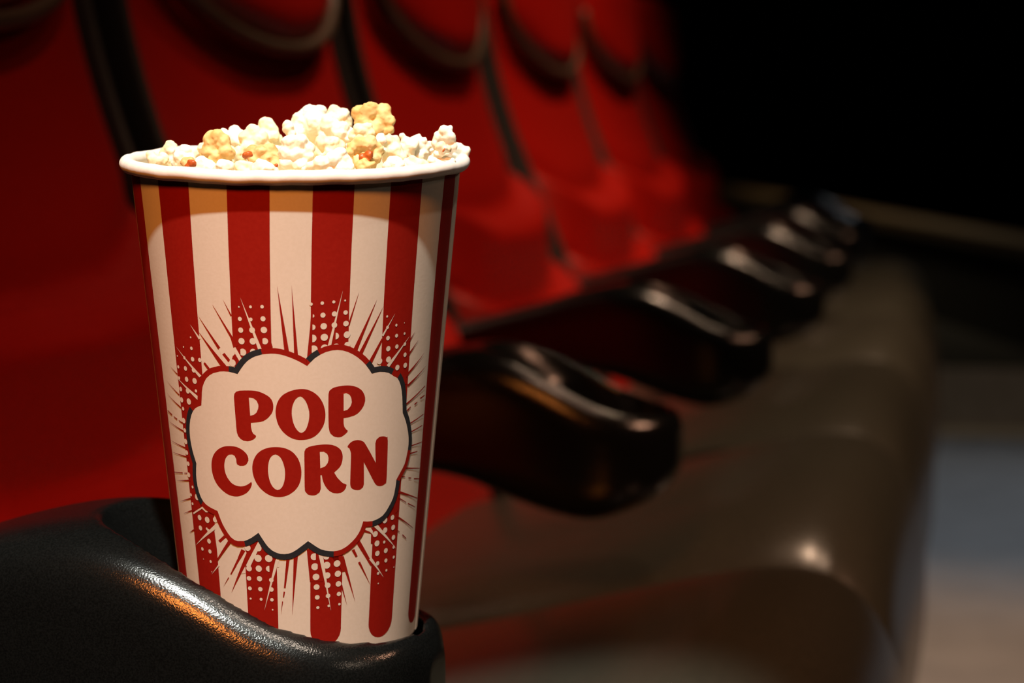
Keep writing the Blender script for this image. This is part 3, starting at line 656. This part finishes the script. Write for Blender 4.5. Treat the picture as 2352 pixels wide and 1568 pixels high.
[6.1, 1.3, -1.0, 1.7], [-8.5, -1.8, -1.7, 1.4]], None], [[-0.21, 0.7735, 0.767], 'yellow', [[-4.0, -0.8, 1.6, 2.3], [-5.2, -1.1, -0.1, 1.7],
[-1.2, -0.2, 3.3, 2.4], [1.9, 0.4, 3.0, 2.4], [4.4, 0.9, 0.9, 2.2], [4.1, 0.9, -1.6, 1.9], [-2.1, -0.4, -3.0, 2.0], [2.1, 0.4, -4.2, 2.0],
[-2.5, 8.7, -0.0, 2.3]], [1.7, -2.7, -1.4, 1.9]], [[-0.2081, 0.7678, 0.7632], 'golden', [[-2.1, -0.4, 0.3, 1.3], [-0.4, -0.1, 0.9, 1.3],
[0.9, 0.2, -0.2, 1.4], [2.6, 0.5, 0.3, 1.1], [-1.0, -0.2, -1.4, 1.4]], None], [[-0.2042, 0.7869, 0.7686], 'cream', [[-0.8, -0.2, 2.0, 2.2],
[0.9, 0.2, 2.7, 1.8], [-2.0, -0.4, -0.9, 2.2], [0.9, 0.2, -0.9, 2.6], [2.7, 0.6, -3.4, 2.2], [-1.3, -0.3, -3.4, 2.0], [-0.4, -0.1, 3.9, 1.3]], None],
[[-0.2063, 0.7804, 0.7711], 'white', [[-0.2, -0.0, 1.0, 1.2], [0.9, 0.2, -0.5, 1.2], [-0.8, -0.2, -0.5, 1.0]], None],
[[-0.2007, 0.7938, 0.7695], 'white', [[-1.4, -0.3, 2.8, 1.2], [-0.4, -0.1, 1.3, 1.5], [0.9, 0.2, -0.5, 1.9], [-1.3, -0.3, -1.2, 1.8],
[2.0, 0.4, 0.6, 1.8], [0.2, 0.0, -3.0, 2.1]], None], [[-0.197, 0.7986, 0.7683], 'white', [[-1.6, -0.3, 2.6, 2.1], [0.6, 0.1, 1.4, 2.1],
[-2.0, -0.4, -0.4, 2.4], [0.9, 0.2, -1.3, 2.4], [2.7, 0.6, 0.7, 1.5], [-0.6, -0.1, -3.0, 2.1]], None],
[[-0.1951, 0.8031, 0.7671], 'white', [[0.3, 0.1, 2.3, 1.5], [-0.4, -0.1, 0.3, 1.8], [1.3, 0.3, -0.7, 2.1], [-1.2, -0.2, -1.9, 1.8]], None],
[[-0.188, 0.7944, 0.7706], 'white', [[0.4, 0.1, 3.6, 1.9], [1.9, 0.4, 4.2, 1.3], [-1.3, -0.3, 1.4, 2.1], [-2.7, -0.6, -1.1, 1.8],
[1.6, 0.3, 1.0, 2.1], [2.4, 0.5, -1.5, 1.9], [-0.2, -0.0, -3.7, 2.6], [-2.0, -0.4, -4.0, 1.8]], None],
[[-0.1845, 0.8033, 0.7665], 'white', [[-0.6, -0.1, 1.7, 2.1], [1.4, 0.3, 0.6, 1.8], [-0.2, -0.0, -0.9, 2.1], [-2.3, -0.5, -0.5, 2.1],
[1.7, 0.4, -0.9, 1.3]], None], [[-0.1839, 0.7768, 0.7681], 'cream', [[-0.9, -0.2, 1.0, 1.3], [0.2, 0.0, 0.2, 1.3], [1.3, 0.3, -0.0, 1.0],
[-0.6, -0.1, -1.2, 1.1]], [1.1, -4.9, 0.3, 1.0]], [[-0.1972, 0.7659, 0.7629], 'white', [[-1.1, -0.2, 1.2, 1.8], [1.2, 0.2, 0.4, 1.8],
[-2.7, -0.6, -0.2, 1.8], [-0.2, -0.0, -1.0, 1.8], [2.8, 0.6, -0.5, 1.4]], None], [[-0.1915, 0.7692, 0.7634], 'pale', [[-0.6, -0.1, 1.3, 1.7],
[1.5, 0.3, 0.5, 1.7], [-1.3, -0.3, -0.7, 1.7], [2.9, 0.6, -0.4, 1.4], [0.8, 0.2, -1.2, 1.7], [-3.1, -0.6, 0.5, 1.3]], None],
[[-0.1858, 0.7785, 0.7635], 'white', [[-2.3, -0.5, 1.0, 1.7], [-0.5, -0.1, 0.1, 1.7], [1.9, 0.4, 0.4, 1.7], [-3.3, -0.7, -0.7, 1.4],
[3.8, 0.8, 0.1, 1.4], [0.5, 0.1, -1.0, 1.3]], None]]
}
CH, RB, RT = 0.164, 0.0399, 0.0555
AX = Vector((0.015205, -0.063090, 0.997892))
cup = thing('popcorn_cup', 'red and white striped paper popcorn cup standing in the nearest armrest cup holder', 'cup', CUP)
# local frame: z along the cup axis, x to the right of the viewer, -y towards the viewer
Yc = Vector((-math.sin(R(YAW)), math.cos(R(YAW)), 0))
ex = Yc.cross(AX).normalized(); ey = AX.cross(ex)
cup.rotation_euler = Matrix((ex, ey, AX)).transposed().to_euler()

def cup_pt(th, t, off=0.0):
    """th degrees (0 faces the viewer, positive to the right), t metres up the wall"""
    r = RB + (RT - RB) * t / CH + off
    a = R(th)
    return Vector((r * math.sin(a), -r * math.cos(a), t))

def wall_mesh():
    bm = bmesh.new(); n = 180
    prof = [(0.0, 0.0), (0.0006, 0.0), (0.05, 0.0), (0.10, 0.0), (0.1594, 0.0), (0.160, 0.0), (0.160, -0.0007), (0.1594, -0.0007), (0.02, -0.0007), (0.0095, -0.0007)]
    rows = []
    for t, off in prof:
        rows.append([bm.verts.new(cup_pt(2 * k, t, off)) for k in range(n)])
    # foot skirt folded inwards
    rows.insert(0, [bm.verts.new(cup_pt(2 * k, 0.0, -0.0012)) for k in range(n)])
    rows.insert(0, [bm.verts.new(cup_pt(2 * k, 0.009, -0.0014)) for k in range(n)])
    for i in range(len(rows) - 1):
        for k in range(n):
            bm.faces.new((rows[i][k], rows[i][(k + 1) % n], rows[i + 1][(k + 1) % n], rows[i + 1][k]))
    bmesh.ops.recalc_face_normals(bm, faces=bm.faces)
    return bm_mesh(bm, 'paper_wall')
wl = link('paper_wall', wall_mesh(), M_PAPER, cup)
bm = bmesh.new()
bmesh.ops.create_cone(bm, cap_ends=True, segments=96, radius1=0.0392, radius2=0.0394, depth=0.001, matrix=Matrix.Translation((0, 0, 0.009)))
link('base_disc', bm_mesh(bm, 'base_disc', False), M_PAPER, cup)

# overlapping side seam, a narrow raised strip running up the right-hand side
bm = bmesh.new()
cols = [[cup_pt(a, t, 0.0006 if 81 < a < 88 else 0.0) for t in (0.001, 0.05, 0.10, 0.159)] for a in (80.6, 81.2, 84, 87.8, 88.4)]
vv = [[bm.verts.new(p) for p in c] for c in cols]
for i in range(4):
    for j in range(3):
        bm.faces.new((vv[i][j], vv[i + 1][j], vv[i + 1][j + 1], vv[i][j + 1]))
sm_ = link('side_seam', bm_mesh(bm, 'side_seam'), M_PAPER, cup)

# rolled rim, slightly uneven
def rim_mesh():
    rings = []
    n = 200
    for k in range(n):
        a = 2 * PI * k / n
        wob = noise.noise(Vector((math.cos(a) * 7, math.sin(a) * 7, 0.3))) * 0.0005 + noise.noise(Vector((math.cos(a) * 2, math.sin(a) * 2, 4.3))) * 0.0005
        seam = 0.0004 if 0.02 < (a / (2*PI)) < 0.022 else 0
        rr = 0.0563 + wob * 0.5
        ring = []
        for j in range(18):
            b = 2 * PI * j / 18
            cu, cz = math.cos(b), math.sin(b)
            rad = rr + 0.0026 * cu
            ring.append((rad * math.sin(a), -rad * math.cos(a), 0.1622 + wob + (0.0024 + seam) * cz))
        rings.append(ring)
    rings.append(rings[0])
    me = loft('rim', rings, closed_ends=False)
    return me
rim = link('rolled_rim', rim_mesh(), M_RIM, cup); rim['label'] = 'thick rolled white paper rim'

# ---- printed artwork, laid on the curved wall as thin ink layers
def spline(P, closed=True, step=1.1):
    """Catmull-Rom through points; a third element marks a corner"""
    n = len(P); out = []
    for i in range(n):
        p1, p2 = P[i], P[(i + 1) % n]
        p0 = P[i - 1] if len(p1) < 3 else p1
        p3 = P[(i + 2) % n] if len(p2) < 3 else p2
        out.append(Vector((p1[0], p1[1])))
        L_ = math.hypot((p2[0] - p1[0]) * 0.85, p2[1] - p1[1])
        m = max(1, min(10, int(L_ / step)))
        for q_ in range(1, m):
            t = q_ / m
            f = lambda k: 0.5 * ((2 * p1[k]) + (-p0[k] + p2[k]) * t + (2*p0[k] - 5*p1[k] + 4*p2[k] - p3[k]) * t*t + (-p0[k] + 3*p1[k] - 3*p2[k] + p3[k]) * t**3)
            out.append(Vector((f(0), f(1))))
    return out

def print_mesh(name, polys, off, mats=None):
    """polys: list of (loops in (deg, mm), material index)"""
    bm = bmesh.new()
    for loops, mi in polys:
        L3 = [[Vector((p[0], p[1], 0)) for p in lp] for lp in loops]
        flat = [v for lp in L3 for v in lp]
        try:
            tris = tessellate_polygon(L3)
        except Exception:
            continue
        bv = [bm.verts.new(v) for v in flat]
        for t in tris:
            try:
                f = bm.faces.new([bv[i] for i in t]); f.material_index = mi
            except ValueError:
                pass
    bmesh.ops.remove_doubles(bm, verts=bm.verts[:], dist=1e-4)
    us = [v.co.x for v in bm.verts]
    if us:
        a0, a1 = math.ceil(min(us) / 2) * 2, math.floor(max(us) / 2) * 2
        u = a0
        while u <= a1:
            g = bm.verts[:] + bm.edges[:] + bm.faces[:]
            bmesh.ops.bisect_plane(bm, geom=g, plane_co=(u, 0, 0), plane_no=(1, 0, 0), dist=1e-5)
            u += 2
    for f in bm.faces:
        f.normal_update()
    flip = [f for f in bm.faces if f.normal.z < 0]
    bmesh.ops.reverse_faces(bm, faces=flip)
    for v in bm.verts:
        v.co = cup_pt(v.co.x, v.co.y / 1000, off)
    me = bm_mesh(bm, name)
    return me

def printed(name, polys, layer, m, label=None, parent=cup, mats=None):
    me = print_mesh(name, polys, 0.00003 + 0.000022 * layer)
    for mm in (mats or [m]):
        me.materials.append(mm)
    o = link(name, me, None, parent)
    if label:
        o['label'] = label
    return o

# stripes: edge angle as a function of height, rounded feet near the bottom
E = DATA['E']
def edge_fn(i):
    a = sorted([(p[1], p[0]) for p in E[i]])
    def f(t):
        if t <= a[1][0]:
            (t0, v0), (t1, v1) = a[0], a[1]
        else:
            (t0, v0), (t1, v1) = a[1], a[2]
        return v0 + (v1 - v0) * (t - t0) / (t1 - t0)
    return f
def stripe_loop(fl, fr, t0=4.6, t1=159.6):
    tc = t0 + 5.6
    L_ = [Vector((fl(t), t)) for t in (t1, 140, 120, 100, 80, 60, 40, 25, tc)]
    R_ = [Vector((fr(t), t)) for t in (tc, 25, 40, 60, 80, 100, 120, 140, t1)]
    lo, hi = fl(tc), fr(tc); c_, h_ = (lo + hi) / 2, (hi - lo) / 2
    arc = [Vector((c_ + h_ * math.cos(PI + PI * k / 14), tc + 5.6 * math.sin(PI + PI * k / 14))) for k in range(1, 14)]
    return L_ + arc + R_
pairs = [(1, 2), (3, 4), (5, 6), (7, 8)]
stripes = [(edge_fn(a), edge_fn(b)) for a, b in pairs]
e9, e0 = edge_fn(9), edge_fn(0)
stripes.append((e9, lambda t: e9(t) + 14.6))
stripes.append((lambda t: e0(t) - 14.6, e0))
x = 67.5 + 29.4
while x < 360 - 77.5 - 20:
    stripes.append((lambda t, x=x: x, lambda t, x=x: x + 14.6)); x += 28.9
for fl, fr in stripes:
    printed('stripe', [([stripe_loop(fl, fr)], 0)], 0, M_RED)

tri = lambda P: [Vector((p[0], p[1])) for p in P]
printed('burst_ground', [([tri(P)], 0) for P in DATA['Wf']], 1, M_PAPER)['kind'] = 'stuff'
printed('burst_rays', [([tri(P)], 0) for P in DATA['R']], 2, M_RED, 'dark red rays bursting out around the cloud')['kind'] = 'stuff'
printed('white_rays', [([tri(P)], 0) for P in DATA['W']], 3, M_PAPER, 'white rays crossing the red stripes')['kind'] = 'stuff'
printed('burst_chips', [([tri(P)], 0) for P in DATA['R2']], 4, M_RED)
dp = []
for d in DATA['dots']:
    th, t, r = d[:3]
    kx = 1000 * (RB + (RT - RB) * t / 1000 / CH) * PI / 180
    lp = []
    for i in range(22):
        a = 2 * PI * i / 22
        u = th + r * math.cos(a) / kx
        if len(d) > 3:
            u = max(u, d[4]) if d[3] == 'l' else min(u, d[4])
        v2 = Vector((u, t + r * math.sin(a)))
        if not lp or (v2 - lp[-1]).length > 1e-3:
            lp.append(v2)
    dp.append(([lp], 0))
printed('halftone_dots', dp, 3.5, M_PAPER, 'white halftone dots on the red stripes')['kind'] = 'stuff'

# cloud badge
B = spline(DATA['cloud'], step=1.4)
KX = 0.85   # mm per degree around the badge
Bm = [Vector((p.x * KX, p.y)) for p in B]
n = len(Bm)
area = sum(Bm[i].x * Bm[(i + 1) % n].y - Bm[(i + 1) % n].x * Bm[i].y for i in range(n))
sg = 1 if area > 0 else -1
def offset_loop(w):
    out = []
    for i in range(n):
        a = (Bm[i] - Bm[i - 1]).normalized(); b = (Bm[(i + 1) % n] - Bm[i]).normalized()
        na, nb = Vector((a.y, -a.x)) * sg, Vector((b.y, -b.x)) * sg
        m = (na + nb); m = m.normalized() if m.length > 1e-6 else na
        k = 1 / max(0.6, m.dot(na))
        p = Bm[i] + m * w * k
        out.append(Vector((p.x / KX, p.y)))
    return out
outer = offset_loop(1.85); outern = offset_loop(1.95)
def nearest(pt):
    return min(range(n), key=lambda i: (B[i].x - pt[0]) ** 2 * 0.7 + (B[i].y - pt[1]) ** 2)
navy = set()
for a, b in DATA['navy']:
    i, j = nearest(a), nearest(b)
    d1 = (j - i) % n
    if d1 <= n / 2:
        navy |= {(i + k) % n for k in range(d1)}
    else:
        navy |= {(j + k) % n for k in range(n - d1)}
badge = printed('cloud_badge', [([B], 0)], 5, M_PAPER, 'white cloud-shaped badge on the front of the cup')
start = next(i for i in range(n) if (i in navy) != ((i - 1) % n in navy))
run, is_navy = [], start in navy
def flush():
    if run:
        printed('cloud_outline', run, 5.6 if is_navy else 5.5, M_NAVY if is_navy else M_RED,
                'dark navy dash of the cloud outline' if is_navy else 'red piece of the cloud outline', badge)
for q_ in range(n):
    i = (start + q_) % n; j = (i + 1) % n
    if (i in navy) != is_navy:
        flush(); run, is_navy = [], i in navy
    oo = outern if is_navy else outer
    run.append(([[B[i], B[j], oo[j], oo[i]]], 0))
flush()
for name, lo, hole in DATA['letters']:
    loops = [spline(lo, step=0.7)] + ([spline(hole, step=0.7)] if hole else [])
    printed('letter', [(loops, 0)], 6, M_RED, 'red printed letter ' + name, badge)

# ------------------------------------------------------------------ popcorn
def corn_mat(name, c_hi, c_lo, em=0.0):
    m, nt, b = mat(name, c_hi, 0.6, 0.25)
    n1 = add_noise(nt, 140, 3)
    n1.inputs['Roughness'].default_value = 0.55
    color_var(nt, b, n1, c_lo, c_hi, 0.36, 0.60)
    n2 = add_noise(nt, 700, 4)
    bump(nt, b, n2, 0.2, 0.0006)
    b.inputs['Subsurface Weight'].default_value = 0.0
    b.inputs['Subsurface Radius'].default_value = (0.004, 0.0025, 0.001)
    b.inputs['Subsurface Scale'].default_value = 0.6
    return m
TONES = {
    'white': corn_mat('corn_white', (0.96, 0.95, 0.86), (0.93, 0.88, 0.68)),
    'pale': corn_mat('corn_pale', (0.94, 0.90, 0.68), (0.88, 0.79, 0.46)),
    'cream': corn_mat('corn_cream', (0.95, 0.90, 0.70), (0.90, 0.76, 0.44)),
    'yellow': corn_mat('corn_yellow', (0.84, 0.72, 0.40), (0.72, 0.50, 0.18)),
    'golden': corn_mat('corn_golden', (0.80, 0.62, 0.30), (0.66, 0.40, 0.13)),
    'orange': corn_mat('corn_orange', (0.80, 0.62, 0.32), (0.60, 0.30, 0.09)),
}
M_HUSK = simple('corn_husk', (0.50, 0.12, 0.02), (0.36, 0.07, 0.01), 0.4, 300, 0.3)

tex = bpy.data.textures.new('corn_lumps', 'CLOUDS'); tex.noise_scale = 0.0042; tex.noise_depth = 1
tex2 = bpy.data.textures.new('corn_fine', 'CLOUDS'); tex2.noise_scale = 0.0012; tex2.noise_depth = 1
def popped(lobes, seed, voxel=0.00042, name='popcorn'):
    rnd = random.Random(seed)
    bm = bmesh.new()
    for (x_, y_, z_, r_) in lobes:
        M = Matrix.Translation((x_ / 1000, y_ / 1000, z_ / 1000)) @ Matrix.Rotation(rnd.uniform(0, PI), 4, Vector((rnd.uniform(-1, 1), rnd.uniform(-1, 1), rnd.uniform(-1, 1))).normalized()) \
            @ Matrix.Diagonal((1.0, rnd.uniform(0.85, 1.05), rnd.uniform(0.9, 1.1), 1))
        bmesh.ops.create_icosphere(bm, subdivisions=2, radius=r_ / 1000 * 1.12, matrix=M)
    o = link('tmp', bm_mesh(bm, 'tmp'))
    rm = o.modifiers.new('r', 'REMESH'); rm.mode = 'VOXEL'; rm.voxel_size = voxel
    sm = o.modifiers.new('s', 'SMOOTH'); sm.iterations = 3
    d = o.modifiers.new('d', 'DISPLACE'); d.texture = tex; d.strength = 0.0020; d.mid_level = 0.5
    d.texture_coords = 'GLOBAL'
    d2 = o.modifiers.new('d2', 'DISPLACE'); d2.texture = tex2; d2.strength = 0.0005; d2.mid_level = 0.5
    d2.texture_coords = 'GLOBAL'
    o.location = (seed * 0.13, seed * 0.07, 0)
    me = evaluated(o, name)
    bpy.data.objects.remove(o)
    smooth(me); me.materials.clear()
    return me

KL = [
'small pale kernel against the left rim, leftmost of the heap',
'small cream kernel with a pointed nub, second from the left rim',
'white kernel with a rounded top, just left of the first golden kernel',
'small kernel with an orange husk low behind the front rim at left',
'smooth white kernel lying on the left front rim under the golden kernel',
'tall golden yellow kernel with creased face, left part of the heap',
'cream kernel peeking out on the left side of the tall golden kernel',
'pale narrow flap of popcorn on the right side of the golden kernel',
'small white lumpy kernel top right of the left golden kernel',
'cream bumpy kernel in the middle of the left heap',
'pale yellow pointed kernel rising at the peak of the left heap',
'kernel with orange shaded underside below the cream bumpy one',
'small white kernel on the front rim below the golden kernel',
'small pale kernel on the front rim left of centre',
'wide white kernel on the front rim left of the big smooth cream one',
'tiny orange husked kernel tucked left of the big smooth kernel',
'largest bright white kernel at the top of the heap, left of the summit',
'small white nub sticking out left of the big white top kernel',
'round cream kernel on top between the white and the golden summit kernels',
'large golden kernel with brown creases, highest of the heap on the right',
'white kernel in the middle of the heap beneath the round cream one',
'pale yellow crumbly kernel just below the golden summit kernel',
'big smooth kernel standing at the front centre with a cream lower half',
'cream kernel behind the smooth front kernel, at the middle of the heap',
'broad triangular white kernel lying on the front rim at centre',
'open yellow kernel with a dark orange hollow facing front',
'small golden crumbs below the orange hollow on the front rim',
'cream conical kernel just right of the kernel with the orange hollow',
'tiny white kernel bead below the right side of the golden summit kernel',
'white kernel with a thin upright nub, right part of the heap',
'white rounded kernel between the upright nub and the right end',
'small white kernel left of the horned kernel at the right end',
'tall white horned kernel near the right rim',
'white lobed kernel hanging over the right rim, rightmost of the heap',
'tan hollow piece in the face of the horned kernel at right',
'white kernel on the front rim right of the orange hollow',
'pale creased kernel on the front rim, right part',
'white kernel on the right front rim below the horned kernel'
]
for i, (c, tone, lobes, husk) in enumerate(DATA['K']):
    rnd = random.Random(100 + i)
    extra = []
    for (x_, y_, z_, r_) in lobes[:4]:      # lobes on the far side, so that a kernel is round, not a disc
        extra.append((x_ * 0.7 - 0.2 * r_, y_ * 0.7 + r_ * 0.75, z_ * 0.7 - 0.1 * r_, r_ * 0.8))
    jit = []
    for (x_, y_, z_, r_) in lobes:
        dd_ = rnd.uniform(-0.45, 0.35) * r_
        jit.append((x_ - dd_ * 0.2, y_ + dd_, z_, r_))
    me = popped(jit + extra, i + 1)
    me.materials.append(TONES[tone])
    o = link('popcorn', me); o.location = c
    tag(o, KL[i], 'popcorn', 'popcorn heaped in the striped cup')
    if husk:
        hb = []
        rr = husk[3] * 1.35
        for q_ in range(3):
            a = rnd.uniform(0, 2 * PI)
            hb.append((husk[0] + math.cos(a) * rr * 0.5, husk[1] - 0.6, husk[2] + math.sin(a) * rr * 0.5, rr * 0.55))
        hm = popped(hb, i + 60, 0.0003, 'husk'); hm.materials.append(M_HUSK)
        link('husk', hm, None, o)['label'] = 'orange brown husk in the crease of the kernel'

# loose popcorn filling the cup below the visible kernels
bm = bmesh.new(); rnd = random.Random(5)
cnt = 0
for i in range(260):
    a = rnd.uniform(0, 2 * PI); q_ = math.sqrt(rnd.random()) * 0.043
    hgt = 0.140 + 0.016 * (1 - (q_ / 0.045) ** 2) + rnd.uniform(-0.012, 0.004)
    r_ = rnd.uniform(0.0035, 0.006)
    p = Vector((q_ * math.cos(a), q_ * math.sin(a), hgt))
    if q_ + r_ > RB + (RT - RB) * hgt / CH - 0.002:
        continue
    bmesh.ops.create_icosphere(bm, subdivisions=2, radius=r_, matrix=Matrix.Translation(p))
bmesh.ops.create_cone(bm, cap_ends=True, segments=48, radius1=0.0400, radius2=0.0495, depth=0.10, matrix=Matrix.Translation((0, 0, 0.090)))
for v in bm.verts:
    v.co += noise.noise_vector(v.co * 320) * 0.0009
fill = link('popcorn_filling', bm_mesh(bm, 'popcorn_filling'), TONES['cream'])
fill.location = cup.location; fill.rotation_euler = cup.rotation_euler
fill['kind'] = 'stuff'
tag(fill, 'packed popcorn filling the striped cup beneath the top kernels', 'popcorn')
